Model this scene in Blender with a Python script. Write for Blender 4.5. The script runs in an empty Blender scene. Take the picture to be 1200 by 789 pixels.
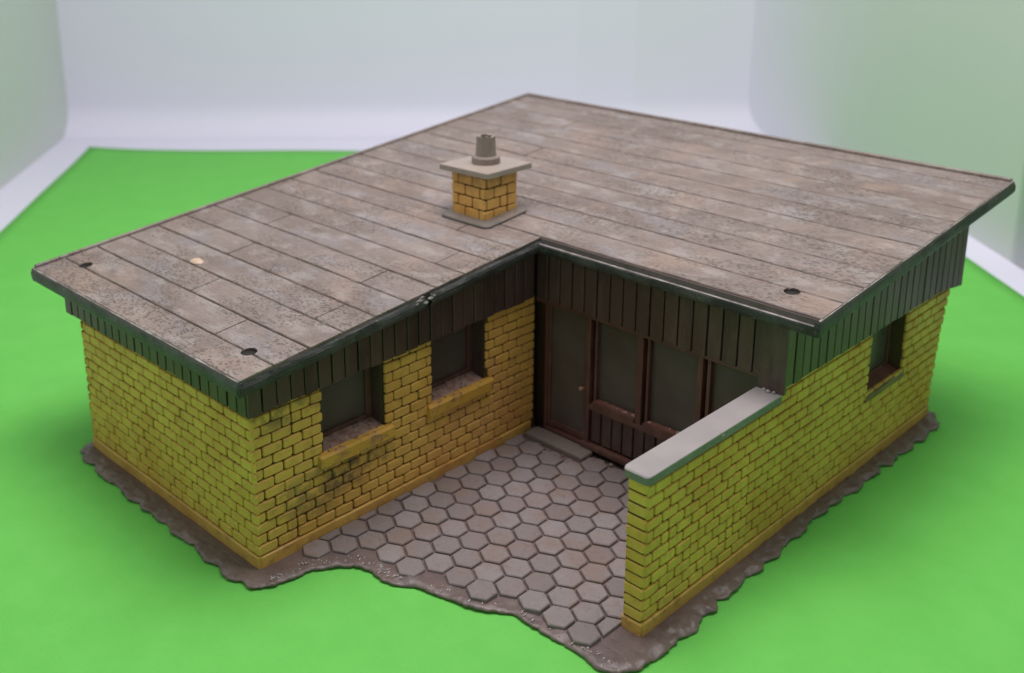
import bpy, bmesh, math, random
from mathutils import Vector, Matrix, noise
from mathutils.geometry import tessellate_polygon
random.seed(7)
S = bpy.context.scene
S.unit_settings.system = 'METRIC'
S.unit_settings.scale_length = 0.01          # one unit is one centimetre
COL = S.collection
PI = math.pi

# ------------------------------------------------------------------ materials
class NT:
    def __init__(s, name):
        s.m = bpy.data.materials.new(name); s.m.use_nodes = True
        s.t = s.m.node_tree; s.t.nodes.clear()
        s.out = s.t.nodes.new('ShaderNodeOutputMaterial')
        s.b = s.t.nodes.new('ShaderNodeBsdfPrincipled')
        s.t.links.new(s.b.outputs[0], s.out.inputs[0])
        s.tc = s.t.nodes.new('ShaderNodeTexCoord')
        s.co = s.tc.outputs['Object']
    def n(s, typ, **kw):
        o = s.t.nodes.new(typ)
        for k, v in kw.items(): setattr(o, k, v)
        return o
    def put(s, sock, v):
        if hasattr(v, 'is_output'): s.t.links.new(v, sock)
        else: sock.default_value = v
    def map(s, scale=(1,1,1), rot=(0,0,0), loc=(0,0,0)):
        m = s.n('ShaderNodeMapping'); s.t.links.new(s.co, m.inputs[0])
        m.inputs['Scale'].default_value = scale; m.inputs['Rotation'].default_value = rot; m.inputs['Location'].default_value = loc
        return m.outputs[0]
    def noise(s, sc, det=4, rough=.55, vec=None, dist=0):
        o = s.n('ShaderNodeTexNoise'); s.put(o.inputs['Vector'], vec or s.co)
        o.inputs['Scale'].default_value = sc; o.inputs['Detail'].default_value = det
        o.inputs['Roughness'].default_value = rough; o.inputs['Distortion'].default_value = dist
        return o.outputs['Fac']
    def voro(s, sc, vec=None, feat='F1', out='Distance'):
        o = s.n('ShaderNodeTexVoronoi', feature=feat); s.put(o.inputs['Vector'], vec or s.co)
        o.inputs['Scale'].default_value = sc
        return o.outputs[out]
    def ramp(s, f, a, b, lo=0., hi=1.):
        o = s.n('ShaderNodeMapRange', interpolation_type='SMOOTHSTEP'); s.put(o.inputs[0], f)
        for i, v in enumerate((a, b, lo, hi)): o.inputs[i+1].default_value = v
        return o.outputs[0]
    def mix(s, f, a, b, mode='MIX'):
        o = s.n('ShaderNodeMix', data_type='RGBA', blend_type=mode)
        s.put(o.inputs[0], f)
        for i, v in ((6, a), (7, b)): s.put(o.inputs[i], (*v, 1) if isinstance(v, tuple) else v)
        return o.outputs[2]
    def math(s, op, a, b=0.):
        o = s.n('ShaderNodeMath', operation=op); s.put(o.inputs[0], a); s.put(o.inputs[1], b)
        return o.outputs[0]
    def blob(s, c, r):
        "1 inside an ellipsoid (centre c, radii r), fading out: a stain with a place of its own"
        m = s.map(scale=tuple(1/x for x in r), loc=tuple(-a/b for a, b in zip(c, r)))
        o = s.n('ShaderNodeVectorMath', operation='LENGTH'); s.t.links.new(m, o.inputs[0])
        return o.outputs['Value']
    def bump(s, h, strength=.5, dist=.02, prev=None):
        o = s.n('ShaderNodeBump'); s.put(o.inputs['Height'], h)
        o.inputs['Strength'].default_value = strength; o.inputs['Distance'].default_value = dist
        if prev is not None: s.t.links.new(prev, o.inputs['Normal'])
        return o.outputs[0]
    def fin(s, col, rough=.6, normal=None, spec=.5):
        s.put(s.b.inputs['Base Color'], (*col, 1) if isinstance(col, tuple) else col)
        s.put(s.b.inputs['Roughness'], rough)
        s.b.inputs['Specular IOR Level'].default_value = spec
        if normal is not None: s.t.links.new(normal, s.b.inputs['Normal'])
        return s.m

M = {}
# yellow brick plastic with brown wash
def brick_mat(name, soot, top=False, c0=(.75, .495, .095), c1=(.65, .36, .065)):
    t = NT(name)
    big = t.ramp(t.noise(.9, 4, .6), .38, .68)
    base = t.mix(big, c0, c1)
    sm = t.ramp(t.noise(5.5, 5, .65), .45, .72)
    base = t.mix(t.math('MULTIPLY', sm, .38), base, (.38, .19, .06))
    rnd = t.n('ShaderNodeAttribute', attribute_name='tone').outputs['Fac']
    base = t.mix(t.math('MULTIPLY', rnd, .22), base, (.42, .22, .07))
    sp = t.ramp(t.noise(26, 3, .7), .62, .74)
    base = t.mix(t.math('MULTIPLY', sp, .5), base, (.16, .075, .03))
    if soot:
        for cc, rr, st in (((0, 1.85, .98), (.5, 1.1, .40), .70), ((0, 1.0, .85), (.5, 1.0, .55), .42), ((0, .5, 2.35), (.5, .9, .3), .5)):
            d = t.blob(cc, rr)
            k = t.math('MULTIPLY', t.ramp(d, .35, 1.05, 1, 0), t.ramp(t.noise(3.2, 4, .7, t.map(loc=(cc[1], 0, 0))), .42, .60))
            base = t.mix(t.math('MULTIPLY', k, st), base, (.050, .046, .050))
        d = t.blob((-.05, 4.6, 1.0), (.5, 1.7, 1.4))
        k = t.math('MULTIPLY', t.ramp(d, .3, 1.2, 1, 0), t.ramp(t.noise(1.8, 4, .7), .35, .60))
        base = t.mix(t.math('MULTIPLY', k, .45), base, (.62, .32, .14))
    if top:
        d = t.blob((-1.37, 6.1, 4.62), (.9, .9, .42))
        k = t.math('MULTIPLY', t.ramp(d, .5, 1.1, 1, 0), t.ramp(t.noise(3.5, 4, .7), .30, .62))
        base = t.mix(t.math('MULTIPLY', k, .6), base, (.22, .12, .05))
    nrm = t.bump(t.noise(30, 4, .6), .35, .012)
    nrm = t.bump(t.noise(7, 3, .6), .4, .03, nrm)
    return t.fin(base, .5, nrm, .4)
M['brick'] = brick_mat('yellow_brick_plastic', False)
M['brick_ch'] = brick_mat('chimney_brick_plastic', False, True, (.78, .43, .12), (.66, .32, .08))
M['brick_soot'] = brick_mat('yellow_brick_with_soot', True, False, (.76, .44, .10), (.66, .34, .075))
t = NT('brown_joint_wash')
M['joint'] = t.fin(t.mix(t.noise(6, 4, .6), (.040, .025, .010), (.100, .060, .018)), .7, t.bump(t.noise(20), .4, .02))
def trim_mat():
    t = NT('yellow_trim_plastic')
    b = t.mix(t.ramp(t.noise(1.3, 4, .6), .35, .7), (.66, .39, .095), (.54, .27, .07))
    b = t.mix(t.math('MULTIPLY', t.ramp(t.noise(7, 5, .7), .5, .72), .6), b, (.24, .10, .045))
    return t.fin(b, .45, t.bump(t.noise(16, 4, .6), .3, .02), .4)
M['trim'] = trim_mat()
t = NT('dusty_yellow_sill')
b = t.mix(t.ramp(t.noise(3.0, 5, .7), .48, .68), (.60, .32, .05), (.40, .19, .09))
b = t.mix(t.math('MULTIPLY', t.ramp(t.noise(6, 4, .7), .55, .7), .7), b, (.10, .07, .07))
M['sill'] = t.fin(b, .6, t.bump(t.noise(22, 4, .7), .5, .02))
t = NT('dusty_recess_floor')
b = t.mix(t.ramp(t.noise(8, 5, .75), .35, .68), (.27, .13, .10), (.42, .30, .25))
M['recess'] = t.fin(b, .8, t.bump(t.noise(30, 4, .7), .7, .03))
# weathered roof
t = NT('weathered_roof_plastic')
mp = t.map(scale=(.45, 1.0, 1))
b = t.mix(t.ramp(t.noise(1.0, 5, .6, mp, .6), .36, .66), (.200, .145, .128), (.290, .222, .202))
b = t.mix(t.math('MULTIPLY', t.ramp(t.noise(.8, 5, .65, t.map(loc=(7, 3, 1))), .50, .68), .65), b, (.36, .25, .20))
b = t.mix(t.math('MULTIPLY', t.ramp(t.noise(1.2, 5, .65, t.map(scale=(.6, 1.2, 1), loc=(-4, 9, 2))), .52, .66), .7), b, (.265, .235, .25))
rnd = t.n('ShaderNodeAttribute', attribute_name='tone').outputs['Fac']
b = t.mix(t.math('MULTIPLY', rnd, .30), b, (.20, .165, .155))
vv = t.map(scale=(.92, 1.6, .3), rot=(0, 0, .3))
vo = t.voro(13.5, vv)
area = t.ramp(t.noise(1.0, 4, .6, t.map(scale=(.5, 1.2, 1), loc=(2, 5, 0))), .38, .60)
pit = t.math('MULTIPLY', t.ramp(vo, .06, .58, 1, 0), t.math('MULTIPLY', area, t.ramp(t.noise(6, 3, .6, t.map(loc=(3, 3, 3))), .28, .48)))
b = t.mix(t.math('MULTIPLY', pit, .48), b, (.110, .084, .080))
str_ = t.ramp(t.noise(7, 6, .75, t.map(scale=(.30, 1.5, 1), rot=(0, 0, .12))), .52, .72)
b = t.mix(t.math('MULTIPLY', str_, .50), b, (.125, .098, .092))
spk = t.ramp(t.noise(22, 5, .8), .50, .68)
b = t.mix(t.math('MULTIPLY', spk, .42), b, (.37, .30, .275))
spk = t.ramp(t.noise(27, 4, .8, t.map(loc=(5, 5, 5))), .54, .70)
b = t.mix(t.math('MULTIPLY', spk, .34), b, (.11, .085, .083))
fib = t.ramp(t.noise(13, 6, .8, t.map(scale=(.35, 1.5, 1), rot=(0, 0, .3), loc=(9, 1, 3))), .46, .66)
b = t.mix(t.math('MULTIPLY', fib, .40), b, (.15, .118, .112))
ctr = t.ramp(t.noise(2.6, 5, .7, t.map(scale=(.6, 1, 1), loc=(1, 2, 8))), .50, .64)
b = t.mix(t.math('MULTIPLY', ctr, .35), b, (.43, .38, .37))
nr = t.bump(pit, .8, -.035)
nr = t.bump(t.noise(16, 6, .75), .55, .025, nr)
M['roof'] = t.fin(b, t.ramp(t.noise(3), .3, .7, .48, .68), nr, .4)
t = NT('dark_groove_wash')
M['groove'] = t.fin(t.mix(t.noise(3), (.075, .048, .042), (.115, .08, .07)), .7)
t = NT('brown_seam_wash')
M['seam'] = t.fin(t.mix(t.ramp(t.noise(3.5, 5, .7), .35, .68), (.11, .074, .066), (.24, .182, .166)), .65)
t = NT('dark_grey_fascia')
b = t.mix(t.ramp(t.noise(2.2, 5, .65), .35, .7), (.030, .030, .031), (.085, .082, .082))
b = t.mix(t.math('MULTIPLY', t.ramp(t.noise(9, 5, .7), .58, .72), .5), b, (.25, .22, .21))
M['fascia'] = t.fin(b, .42, t.bump(t.noise(13, 6, .75), .7, .04), .5)
t = NT('worn_fascia_rim')
M['rim'] = t.fin(t.mix(t.ramp(t.noise(4, 5, .7), .35, .65), (.16, .135, .13), (.40, .35, .34)), .5, t.bump(t.noise(14, 5, .7), .6, .03))
t = NT('plate_edge')
M['edge'] = t.fin(t.mix(t.noise(4, 5, .7), (.055, .040, .042), (.15, .11, .115)), .5, t.bump(t.noise(12), .4, .02))
# dark brown boards
def board_mat(name, a, c, d):
    t = NT(name)
    rnd = t.n('ShaderNodeAttribute', attribute_name='tone').outputs['Fac']
    b = t.mix(rnd, a, c)
    b = t.mix(t.math('MULTIPLY', t.ramp(t.noise(3.0, 5, .7, t.map(scale=(1, 1, .35))), .42, .68), .6), b, d)
    b = t.mix(t.math('MULTIPLY', t.ramp(t.noise(15, 4, .7), .6, .75), .4), b, (.19, .14, .11))
    return t.fin(b, .38, t.bump(t.noise(18, 4, .6, t.map(scale=(1, 1, .25))), .35, .02), .5)
M['board'] = board_mat('brown_board_plastic', (.056, .028, .027), (.088, .047, .042), (.115, .075, .065))
M['board_bk'] = board_mat('board_joint', (.012, .007, .006), (.014, .008, .007), (.010, .006, .005))
M['frame'] = board_mat('red_brown_frame', (.095, .040, .034), (.11, .046, .038), (.19, .10, .080))
M['redsill'] = board_mat('red_brown_sill', (.17, .065, .05), (.17, .065, .05), (.27, .13, .10))
t = NT('smoky_glazing')
gl = t.ramp(t.noise(1.4, 3, .5), .3, .75)
M['glass'] = t.fin(t.mix(gl, (.074, .058, .051), (.102, .083, .074)), t.ramp(t.noise(5, 4), .3, .7, .30, .42), t.bump(t.noise(2.5, 3), .15, .03), .5)
t = NT('black_interior')
M['black'] = t.fin((.010, .009, .008), .8)
# base plate and paving
def stone_mat(name, base, hi, warm, rough):
    t = NT(name)
    rnd = t.n('ShaderNodeAttribute', attribute_name='tone').outputs['Fac']
    b = t.mix(rnd, base, hi)
    b = t.mix(t.math('MULTIPLY', t.ramp(t.noise(1.6, 5, .65), .42, .68), .7), b, warm)
    b = t.mix(t.math('MULTIPLY', t.ramp(t.noise(14, 5, .75), .52, .72), .45), b, tuple(x*.42 for x in base))
    b = t.mix(t.math('MULTIPLY', t.ramp(t.noise(21, 4, .75, t.map(loc=(4, 2, 1))), .57, .72), .35), b, tuple(min(1, x*1.7) for x in hi))
    n = t.bump(t.noise(16, 5, .7), .5, .02)
    return t.fin(b, rough, n, .5)
M['paving'] = stone_mat('paving_stone_plastic', (.195, .158, .156), (.275, .235, .238), (.235, .160, .135), .42)
M['base'] = stone_mat('base_plate_plastic', (.155, .112, .108), (.155, .112, .108), (.215, .150, .135), .32)
M['step'] = stone_mat('step_plastic', (.21, .165, .145), (.21, .165, .145), (.24, .18, .15), .55)
t = NT('pale_coping'); cb_ = t.mix(t.ramp(t.noise(1.5, 4, .6), .35, .7), (.315, .276, .282), (.355, .312, .314)); M['cap'] = t.fin(t.mix(t.math('MULTIPLY', t.ramp(t.noise(9, 4, .7), .6, .75), .3), cb_, (.30, .26, .25)), .45, t.bump(t.noise(10, 4, .6), .2, .02))
M['cap_shade'] = stone_mat('coping_side_shade', (.17, .165, .16), (.17, .165, .16), (.24, .22, .21), .5)  # coping plastic darkened for its sides, their shade put into the colour
M['chcap'] = stone_mat('chimney_coping', (.33, .27, .245), (.33, .27, .245), (.39, .30, .25), .55)
M['pot'] = stone_mat('chimney_pot_plastic', (.25, .192, .178), (.25, .192, .178), (.32, .25, .22), .55)
M['plinth'] = stone_mat('chimney_plinth_plastic', (.17, .145, .135), (.17, .145, .135), (.27, .20, .17), .5)
t = NT('nub_plastic'); M['nub'] = t.fin((.60, .42, .32), .45)
t = NT('dried_glue_glints'); M['glue'] = t.fin((.62, .56, .56), .15, None, 1.)  # glossy dried glue, its pale colour also painting in the glints
t = NT('brass_knob'); M['knob'] = t.fin((.30, .17, .11), .4)
# surroundings
t = NT('green_paper')
pb = t.mix(t.ramp(t.noise(1.2, 4, .6), .3, .7), (.140, .520, .088), (.155, .548, .098))
pb = t.mix(t.math('MULTIPLY', t.ramp(t.noise(34, 3, .7), .4, .75), .15), pb, (.17, .60, .10))
M['paper'] = t.fin(pb, .75, t.bump(t.noise(22, 4, .7), .30, .02), .25)
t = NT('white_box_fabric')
M['fabric'] = t.fin(t.mix(t.n('ShaderNodeAttribute', attribute_name='tone').outputs['Fac'], (.57, .62, .575), (.77, .735, .88)), .55, None, .4)  # low tone tints the white fabric with the paper's green bounce light

# ------------------------------------------------------------------ helpers
class MB:
    "collects polygons, one material slot per polygon and a random tone per piece"
    def __init__(s): s.v = []; s.f = []; s.mi = []; s.tone = []; s.mats = []
    def slot(s, m):
        if m not in s.mats: s.mats.append(m)
        return s.mats.index(m)
    def poly(s, vs, faces, m, tone=None):
        o = len(s.v); s.v += [tuple(p) for p in vs]; k = s.slot(m)
        if tone is None: tone = random.random()
        for f in faces: s.f.append([o+i for i in f]); s.mi.append(k); s.tone.append(tone)
    def box(s, x0, x1, y0, y1, z0, z1, m, tone=None):
        s.hexa([(x0,y0,z0),(x1,y0,z0),(x1,y1,z0),(x0,y1,z0),(x0,y0,z1),(x1,y0,z1),(x1,y1,z1),(x0,y1,z1)], m, tone)
    def hexa(s, c, m, tone=None):
        s.poly(c, [(3,2,1,0),(4,5,6,7),(0,1,5,4),(1,2,6,5),(2,3,7,6),(3,0,4,7)], m, tone)
    def slab(s, outline, z0, z1, m, bev=.0, tone=None, fz=None, side=None):
        "vertical prism over an xy outline (counter clockwise) with a bevelled top edge"
        n = len(outline); cx = sum(p[0] for p in outline)/n; cy = sum(p[1] for p in outline)/n
        fz = fz or (lambda x, y: 0)
        def ring(k, z):
            r = []
            for x, y in outline:
                d = math.hypot(x-cx, y-cy) or 1; q = (d-k)/d
                X, Y = cx+(x-cx)*q, cy+(y-cy)*q; r.append((X, Y, z+fz(X, Y)))
            return r
        rings = [ring(0, z0), ring(0, z1-bev), ring(bev, z1)] if bev else [ring(0, z0), ring(0, z1)]
        vs = [p for r in rings for p in r]; fs = []
        for k in range(len(rings)-1):
            for i in range(n): j = (i+1) % n; fs.append((k*n+i, k*n+j, (k+1)*n+j, (k+1)*n+i))
        fs.append(tuple((len(rings)-1)*n+i for i in range(n))); fs.append(tuple(range(n-1, -1, -1)))
        if side: s.poly(vs, fs[:n], side, tone); s.poly(vs, fs[n:], m, tone)
        else: s.poly(vs, fs, m, tone)
    def build(s, name, parent=None, bevel=0., smooth=False):
        me = bpy.data.meshes.new(name); me.from_pydata(s.v, [], s.f); me.update()
        for m in s.mats: me.materials.append(M[m])
        me.polygons.foreach_set('material_index', s.mi)
        a = me.attributes.new('tone', 'FLOAT', 'FACE'); a.data.foreach_set('value', s.tone)
        if smooth: me.polygons.foreach_set('use_smooth', [True]*len(s.f))
        o = bpy.data.objects.new(name, me); COL.objects.link(o)
        if parent: o.parent = parent
        if bevel:
            b = o.modifiers.new('bevel', 'BEVEL'); b.width = bevel; b.segments = 2; b.limit_method = 'ANGLE'; b.angle_limit = math.radians(40)
        return o

def jit(a): return random.uniform(-a, a)
def nz(x, y, z=0., s=1.): return noise.noise(Vector((x*s, y*s, z*s)))

class Face:
    "a wall face: origin, u direction, outward normal"
    def __init__(s, o, u, n): s.o = Vector(o); s.u = Vector(u); s.n = Vector(n)
    def p(s, u, z, d): q = s.o + s.u*u + s.n*d; return (q.x, q.y, q.z+z)

def brick(mb, F, u0, u1, z0, z1, d0, d1, mat):
    c = min(.019, (u1-u0)*.2)                      # rounded corners of the cast brick
    cc = [c*random.uniform(.5, 1.6) for _ in range(4)]
    j = [jit(.005) for _ in range(4)]
    u0 += j[0]; u1 += j[1]; z0 += j[2]*.8; z1 += j[3]*.8; d1 += jit(.006)
    base = [(u0+cc[0], z0), (u1-cc[1], z0), (u1, z0+cc[1]), (u1, z1-cc[2]), (u1-cc[2], z1), (u0+cc[3], z1), (u0, z1-cc[3]), (u0, z0+cc[0])]
    cx, cz = (u0+u1)/2, (z0+z1)/2
    def sh(k): return [(x+(k if x < cx else -k), z+(k if z < cz else -k)) for x, z in base]
    tilt = jit(.004)
    vs = [F.p(x, z, d0) for x, z in base] + [F.p(x, z, d1-.012) for x, z in sh(.003)] + [F.p(x, z, d1+tilt*(1 if x < cx else -1)) for x, z in sh(.014)]
    fs = []
    for k in (0, 8):
        for i in range(8): a = (i+1) % 8; fs.append((k+i, k+a, k+8+a, k+8+i))
    fs.append(tuple(range(16, 24)))
    mb.poly(vs, fs, mat)

def brick_face(mb, F, L, z0, z1, opens=(), rowh=.166, bl=.352, d0=-.01, d1=.036, mat='brick', shift=0., uend=None, ztop=None, gap=.018):
    n = round((z1-z0)/rowh); rh = (z1-z0)/n
    for r in range(n):
        a, b = z0+r*rh, z0+(r+1)*rh
        if ztop and b > ztop+rh*.6: continue
        e = L if uend is None else uend((a+b)/2)
        cuts = [0.]; u = (bl/2 if (r % 2) else bl) + shift + jit(.006)
        while u < e-.10:
            cuts.append(u)
            if random.random() < .035: cuts.append(u+bl*.5)
            u += bl+jit(.008)
        cuts.append(e)
        segs = list(zip(cuts, cuts[1:]))
        for (o0, o1, q0, q1) in opens:
            if (a+b)/2 < q0 or (a+b)/2 > q1: continue
            new = []
            for s0, s1 in segs:
                if s1 <= o0 or s0 >= o1: new.append((s0, s1)); continue
                if s0 < o0: new.append((s0, o0))
                if s1 > o1: new.append((o1, s1))
            segs = new
        for s0, s1 in segs:
            if s1-s0 > .07: brick(mb, F, s0+(gap/2 if s0 > 0 else -.004), s1-(gap/2 if s1 < e else -.004), a+gap/2, b-gap/2, d0, d1, mat)

def backing(mb, F, L, z0, z1, thick, opens=(), mat='joint', uend=None, u0=0.):
    "solid wall behind the bricks, cut into blocks round its openings"
    us = sorted({u0, L, *[o[0] for o in opens], *[o[1] for o in opens]})
    for a, b in zip(us, us[1:]):
        op = [o for o in opens if o[0] < (a+b)/2 < o[1]]
        spans = [(z0, z1)]
        for o in op: spans = [(z0, o[2])] + ([(o[3], z1)] if o[3] < z1-.01 else [])
        for p, q in spans:
            bb0 = bb1 = b
            if uend and b == L: bb0, bb1 = uend(p), uend(q)
            c = [F.p(a, p, 0), F.p(bb0, p, 0), F.p(bb0, p, -thick), F.p(a, p, -thick), F.p(a, q, 0), F.p(bb1, q, 0), F.p(bb1, q, -thick), F.p(a, q, -thick)]
            mb.hexa(c, mat, .5)

def boards(mb, F, u0, u1, zb, zt, w=.245, gap=.026, d0=0., d1=.035, mat='board', band=None):
    "vertical boards over a dark backing; zb, zt are functions of u"
    n = max(1, round((u1-u0)/w)); w = (u1-u0)/n
    for i in range(n):
        a, b = u0+i*w+gap/2, u0+(i+1)*w-gap/2
        a += jit(.004); b += jit(.004); e = d1+jit(.006); k = .008; dz = jit(.012)
        A = [(a, zb(a)+dz), (b, zb(b)+dz), (b, zt(b)), (a, zt(a))]
        B = [(a+k, zb(a)+dz+k), (b-k, zb(b)+dz+k), (b-k, zt(b)), (a+k, zt(a))]
        vs = [F.p(x, z, d0-.01) for x, z in A]+[F.p(x, z, e-k) for x, z in A]+[F.p(x, z, e) for x, z in B]
        fs = []
        for q in (0, 4):
            for m in range(4): p = (m+1) % 4; fs.append((q+m, q+p, q+4+p, q+4+m))
        fs.append((8, 9, 10, 11)); mb.poly(vs, fs, mat)
    if band:
        c = [F.p(u0, band(u0), d0-.01), F.p(u1, band(u1), d0-.01), F.p(u1, band(u1), d1+.002), F.p(u0, band(u0), d1+.002)]
        T = [F.p(u0, zt(u0), d0-.01), F.p(u1, zt(u1), d0-.01), F.p(u1, zt(u1), d1+.002), F.p(u0, zt(u0), d1+.002)]
        mb.hexa(c+T, mat, .4)

def strip(mb, F, L0, L1, z0, z1, d0, d1, mat, nseg=None, amp=.006, round_=.02):
    "long moulded strip (plinth course, sill) with slightly wavy edges"
    nseg = nseg or max(2, int((L1-L0)/.18)); prof = [(d0, z0), (d1-.004, z0), (d1, z0+.01), (d1, z1-round_), (d1-round_, z1), (d0, z1+.002)]
    m = len(prof); vs = []; fs = []
    sd = random.random()*50
    for i in range(nseg+1):
        u = L0+(L1-L0)*i/nseg
        for k, (d, z) in enumerate(prof):
            w = 0 if d == d0 else amp*nz(u*2.2, sd+k*.35)*2
            e = 0
            if i in (0, nseg) and d > d0: e = .008
            vs.append(F.p(u+(e if i == 0 else -e), z+w*.7, d+w-(.006 if e else 0)))
    for i in range(nseg):
        for k in range(m): p = (k+1) % m; fs.append((i*m+k, i*m+p, (i+1)*m+p, (i+1)*m+k))
    fs.append(tuple(range(m))); fs.append(tuple(nseg*m+k for k in range(m-1, -1, -1)))
    mb.poly(vs, fs, mat, .4)

def fixn(o):
    bm = bmesh.new(); bm.from_mesh(o.data); bmesh.ops.recalc_face_normals(bm, faces=bm.faces); bm.to_mesh(o.data); bm.free()
    return o

# ------------------------------------------------------------------ the model house
house = bpy.data.objects.new('model_house', None); COL.objects.link(house)
house['label'] = 'weathered yellow brick model bungalow with a grey-brown plank roof, standing on green paper'
house['category'] = 'model house'

TH = .30
zS = lambda y: 2.50+.019*max(0, min(y, 6))                    # underside of the wood cladding
roofz = lambda x, y: 3.23+.0906*y
FA = Face((0, .04, 0), (-1, 0, 0), (0, -1, 0))             # end wall of the left wing, faces -y
FB = Face((-.04, 0, 0), (0, 1, 0), (1, 0, 0))              # courtyard wall, faces +x
FD = Face((4.665, 2.72, 0), (0, 1, 0), (1, 0, 0))          # long right wall
FL = Face((-4.99, 0, 0), (0, 1, 0), (-1, 0, 0))
FK = Face((-5.0, 11.40, 0), (1, 0, 0), (0, 1, 0))

# left wing end wall
mb = MB(); backing(mb, FA, 4.99, 0.05, 2.62, TH, u0=.0405); brick_face(mb, FA, 5.0, .25, 2.58, shift=-.02)
strip(mb, FA, .0, 4.98, 2.468, 2.512, -.01, .058, 'trim', amp=.004, round_=.012)
wA = fixn(mb.build('brick_wall', house))
mb = MB(); strip(mb, FA, -.005, 5.02, .03, .24, -.02, .055, 'trim'); fixn(mb.build('plinth_course', wA))
# courtyard wall with two windows
w1, w2 = (1.26, 2.46, 1.40, 2.8), (3.47, 4.70, 1.42, 2.8)
mb = MB(); backing(mb, FB, 5.98, 0.05, 2.66, TH, (w1, w2), u0=.0405); brick_face(mb, FB, 5.92, .25, 2.62, (w1, w2), mat='brick_soot')
wB = fixn(mb.build('brick_wall', house)); wB['label'] = 'courtyard brick wall with a black soot patch under its first window'
mb = MB(); strip(mb, FB, .03, 5.86, .03, .24, -.02, .055, 'trim'); fixn(mb.build('plinth_course', wB))
# long right wall, runs on as the garden wall; its far end is ragged
ue = lambda z: (8.62+.42*min(1, max(0, (z-.2)/2.3))**1.3)
wD = (6.05, 7.30, 1.33, 2.9)
mb = MB()
backing(mb, FD, 3.15, .05, 2.29, .26)
backing(mb, FD, 9.0, .05, 2.60, .26, (wD,), uend=ue, u0=3.15)
ue2 = lambda z: ue(z)+.05+.045*math.sin(z*37)+jit(.02)
bl = MB()
def rows_D():
    n = 14; rh = (2.575-.25)/n
    for r in range(n):
        a, b = .25+r*rh, .25+(r+1)*rh
        start = 0.
        if b > 2.31: start = 3.12
        e = ue2((a+b)/2)
        u = start; first = .17 if r % 2 else .352
        cuts = [u]; u += first
        while u < e-.1:
            cuts.append(u)
            if random.random() < .04: cuts.append(u+.176)
            u += .352+jit(.01)
        cuts.append(e)
        for s0, s1 in zip(cuts, cuts[1:]):
            m = (a+b)/2
            if wD[2] < m < wD[3]:
                if s0 >= wD[0]-.02 and s1 <= wD[1]+.02: continue
                if s0 < wD[0] < s1: s1 = wD[0]
                elif s0 < wD[1] < s1: s0 = wD[1]
            if s1-s0 > .06: brick(mb, FD, s0+.0105, s1-.0105, a+.0105, b-.0105, -.01, .038, 'brick')
rows_D()
FE = Face((4.692, 2.735, 0), (-1, 0, 0), (0, -1, 0))         # narrow free end of the garden wall
brick_face(mb, FE, .288, .25, 2.29, d0=-.02, d1=.03, bl=.5, shift=.1)
brick_face(mb, Face((4.405, 2.75, 0), (0, 1, 0), (-1, 0, 0)), 3.1, .25, 2.29, d0=-.01, d1=.03)
wDo = fixn(mb.build('brick_wall', house)); wDo['label'] = 'long right brick wall with ragged far end, low garden wall in front'
mb = MB(); strip(mb, FD, -.005, 8.66, .03, .24, -.02, .055, 'trim')
strip(mb, FE, -.015, .312, .035, .235, -.02, .04, 'trim', nseg=2); fixn(mb.build('plinth_course', wDo))
# coping on the garden wall
mb = MB(); out = []
c0x, c1x, c0y, c1y, rr = 4.335, 4.745, 2.66, 5.86, .07
for (x, y, a0) in ((c0x+rr, c0y+rr, 180), (c1x-rr, c0y+rr, 270), (c1x-.01, c1y-.01, 0), (c0x+.01, c1y-.01, 90)):
    k = rr if a0 in (180, 270) else .01
    for q in range(5): a = math.radians(a0+q*22.5); out.append((x+k*math.cos(a), y+k*math.sin(a)))
mb.slab(out, 2.30, 2.42, 'cap', .018, .5, side='cap_shade')
cp = fixn(mb.build('coping', wDo)); cp['label'] = 'pale grey slab coping along the top of the garden wall'
for (x, y, z, r) in ((4.70, 4.28, 2.40, .045), (4.735, 4.33, 2.375, .03), (4.55, 5.80, 2.43, .05), (4.47, 5.83, 2.425, .035), (4.63, 5.82, 2.43, .03)):
    mb = MB(); vs = []; fs = []
    for i in range(4):
        for j in range(8):
            th = PI*(i+.5)/4; ph = j*PI/4; q = r*(1+jit(.25)); vs.append((x+q*math.sin(th)*math.cos(ph), y+q*math.sin(th)*math.sin(ph), z+q*.7*math.cos(th)))
    for i in range(3):
        for j in range(8): k = (j+1) % 8; fs.append((i*8+j, i*8+k, i*8+8+k, i*8+8+j))
    fs += [tuple(range(8)), tuple(range(31, 23, -1))]; mb.poly(vs, fs, 'cap', .5)
    fixn(mb.build('glue_blob', cp, smooth=True))
# hidden rear and left outer walls
mb = MB(); backing(mb, FL, 11.1, .05, 3.02, TH, u0=.36); brick_face(mb, FL, 11.35, .25, 2.6)
o = fixn(mb.build('brick_wall', house)); mb = MB(); strip(mb, FL, .0, 11.40, .03, .24, -.02, .055, 'trim'); fixn(mb.build('plinth_course', o))
mb = MB(); backing(mb, FK, 9.60, .05, 3.9, TH, u0=.36); brick_face(mb, FK, 9.62, .25, 3.0)
o = fixn(mb.build('brick_wall', house)); mb = MB(); strip(mb, FK, .0, 9.62, .03, .24, -.02, .055, 'trim'); fixn(mb.build('plinth_course', o))

# wood cladding below the roof
def soff(y): return roofz(0, y)-.10
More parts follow.
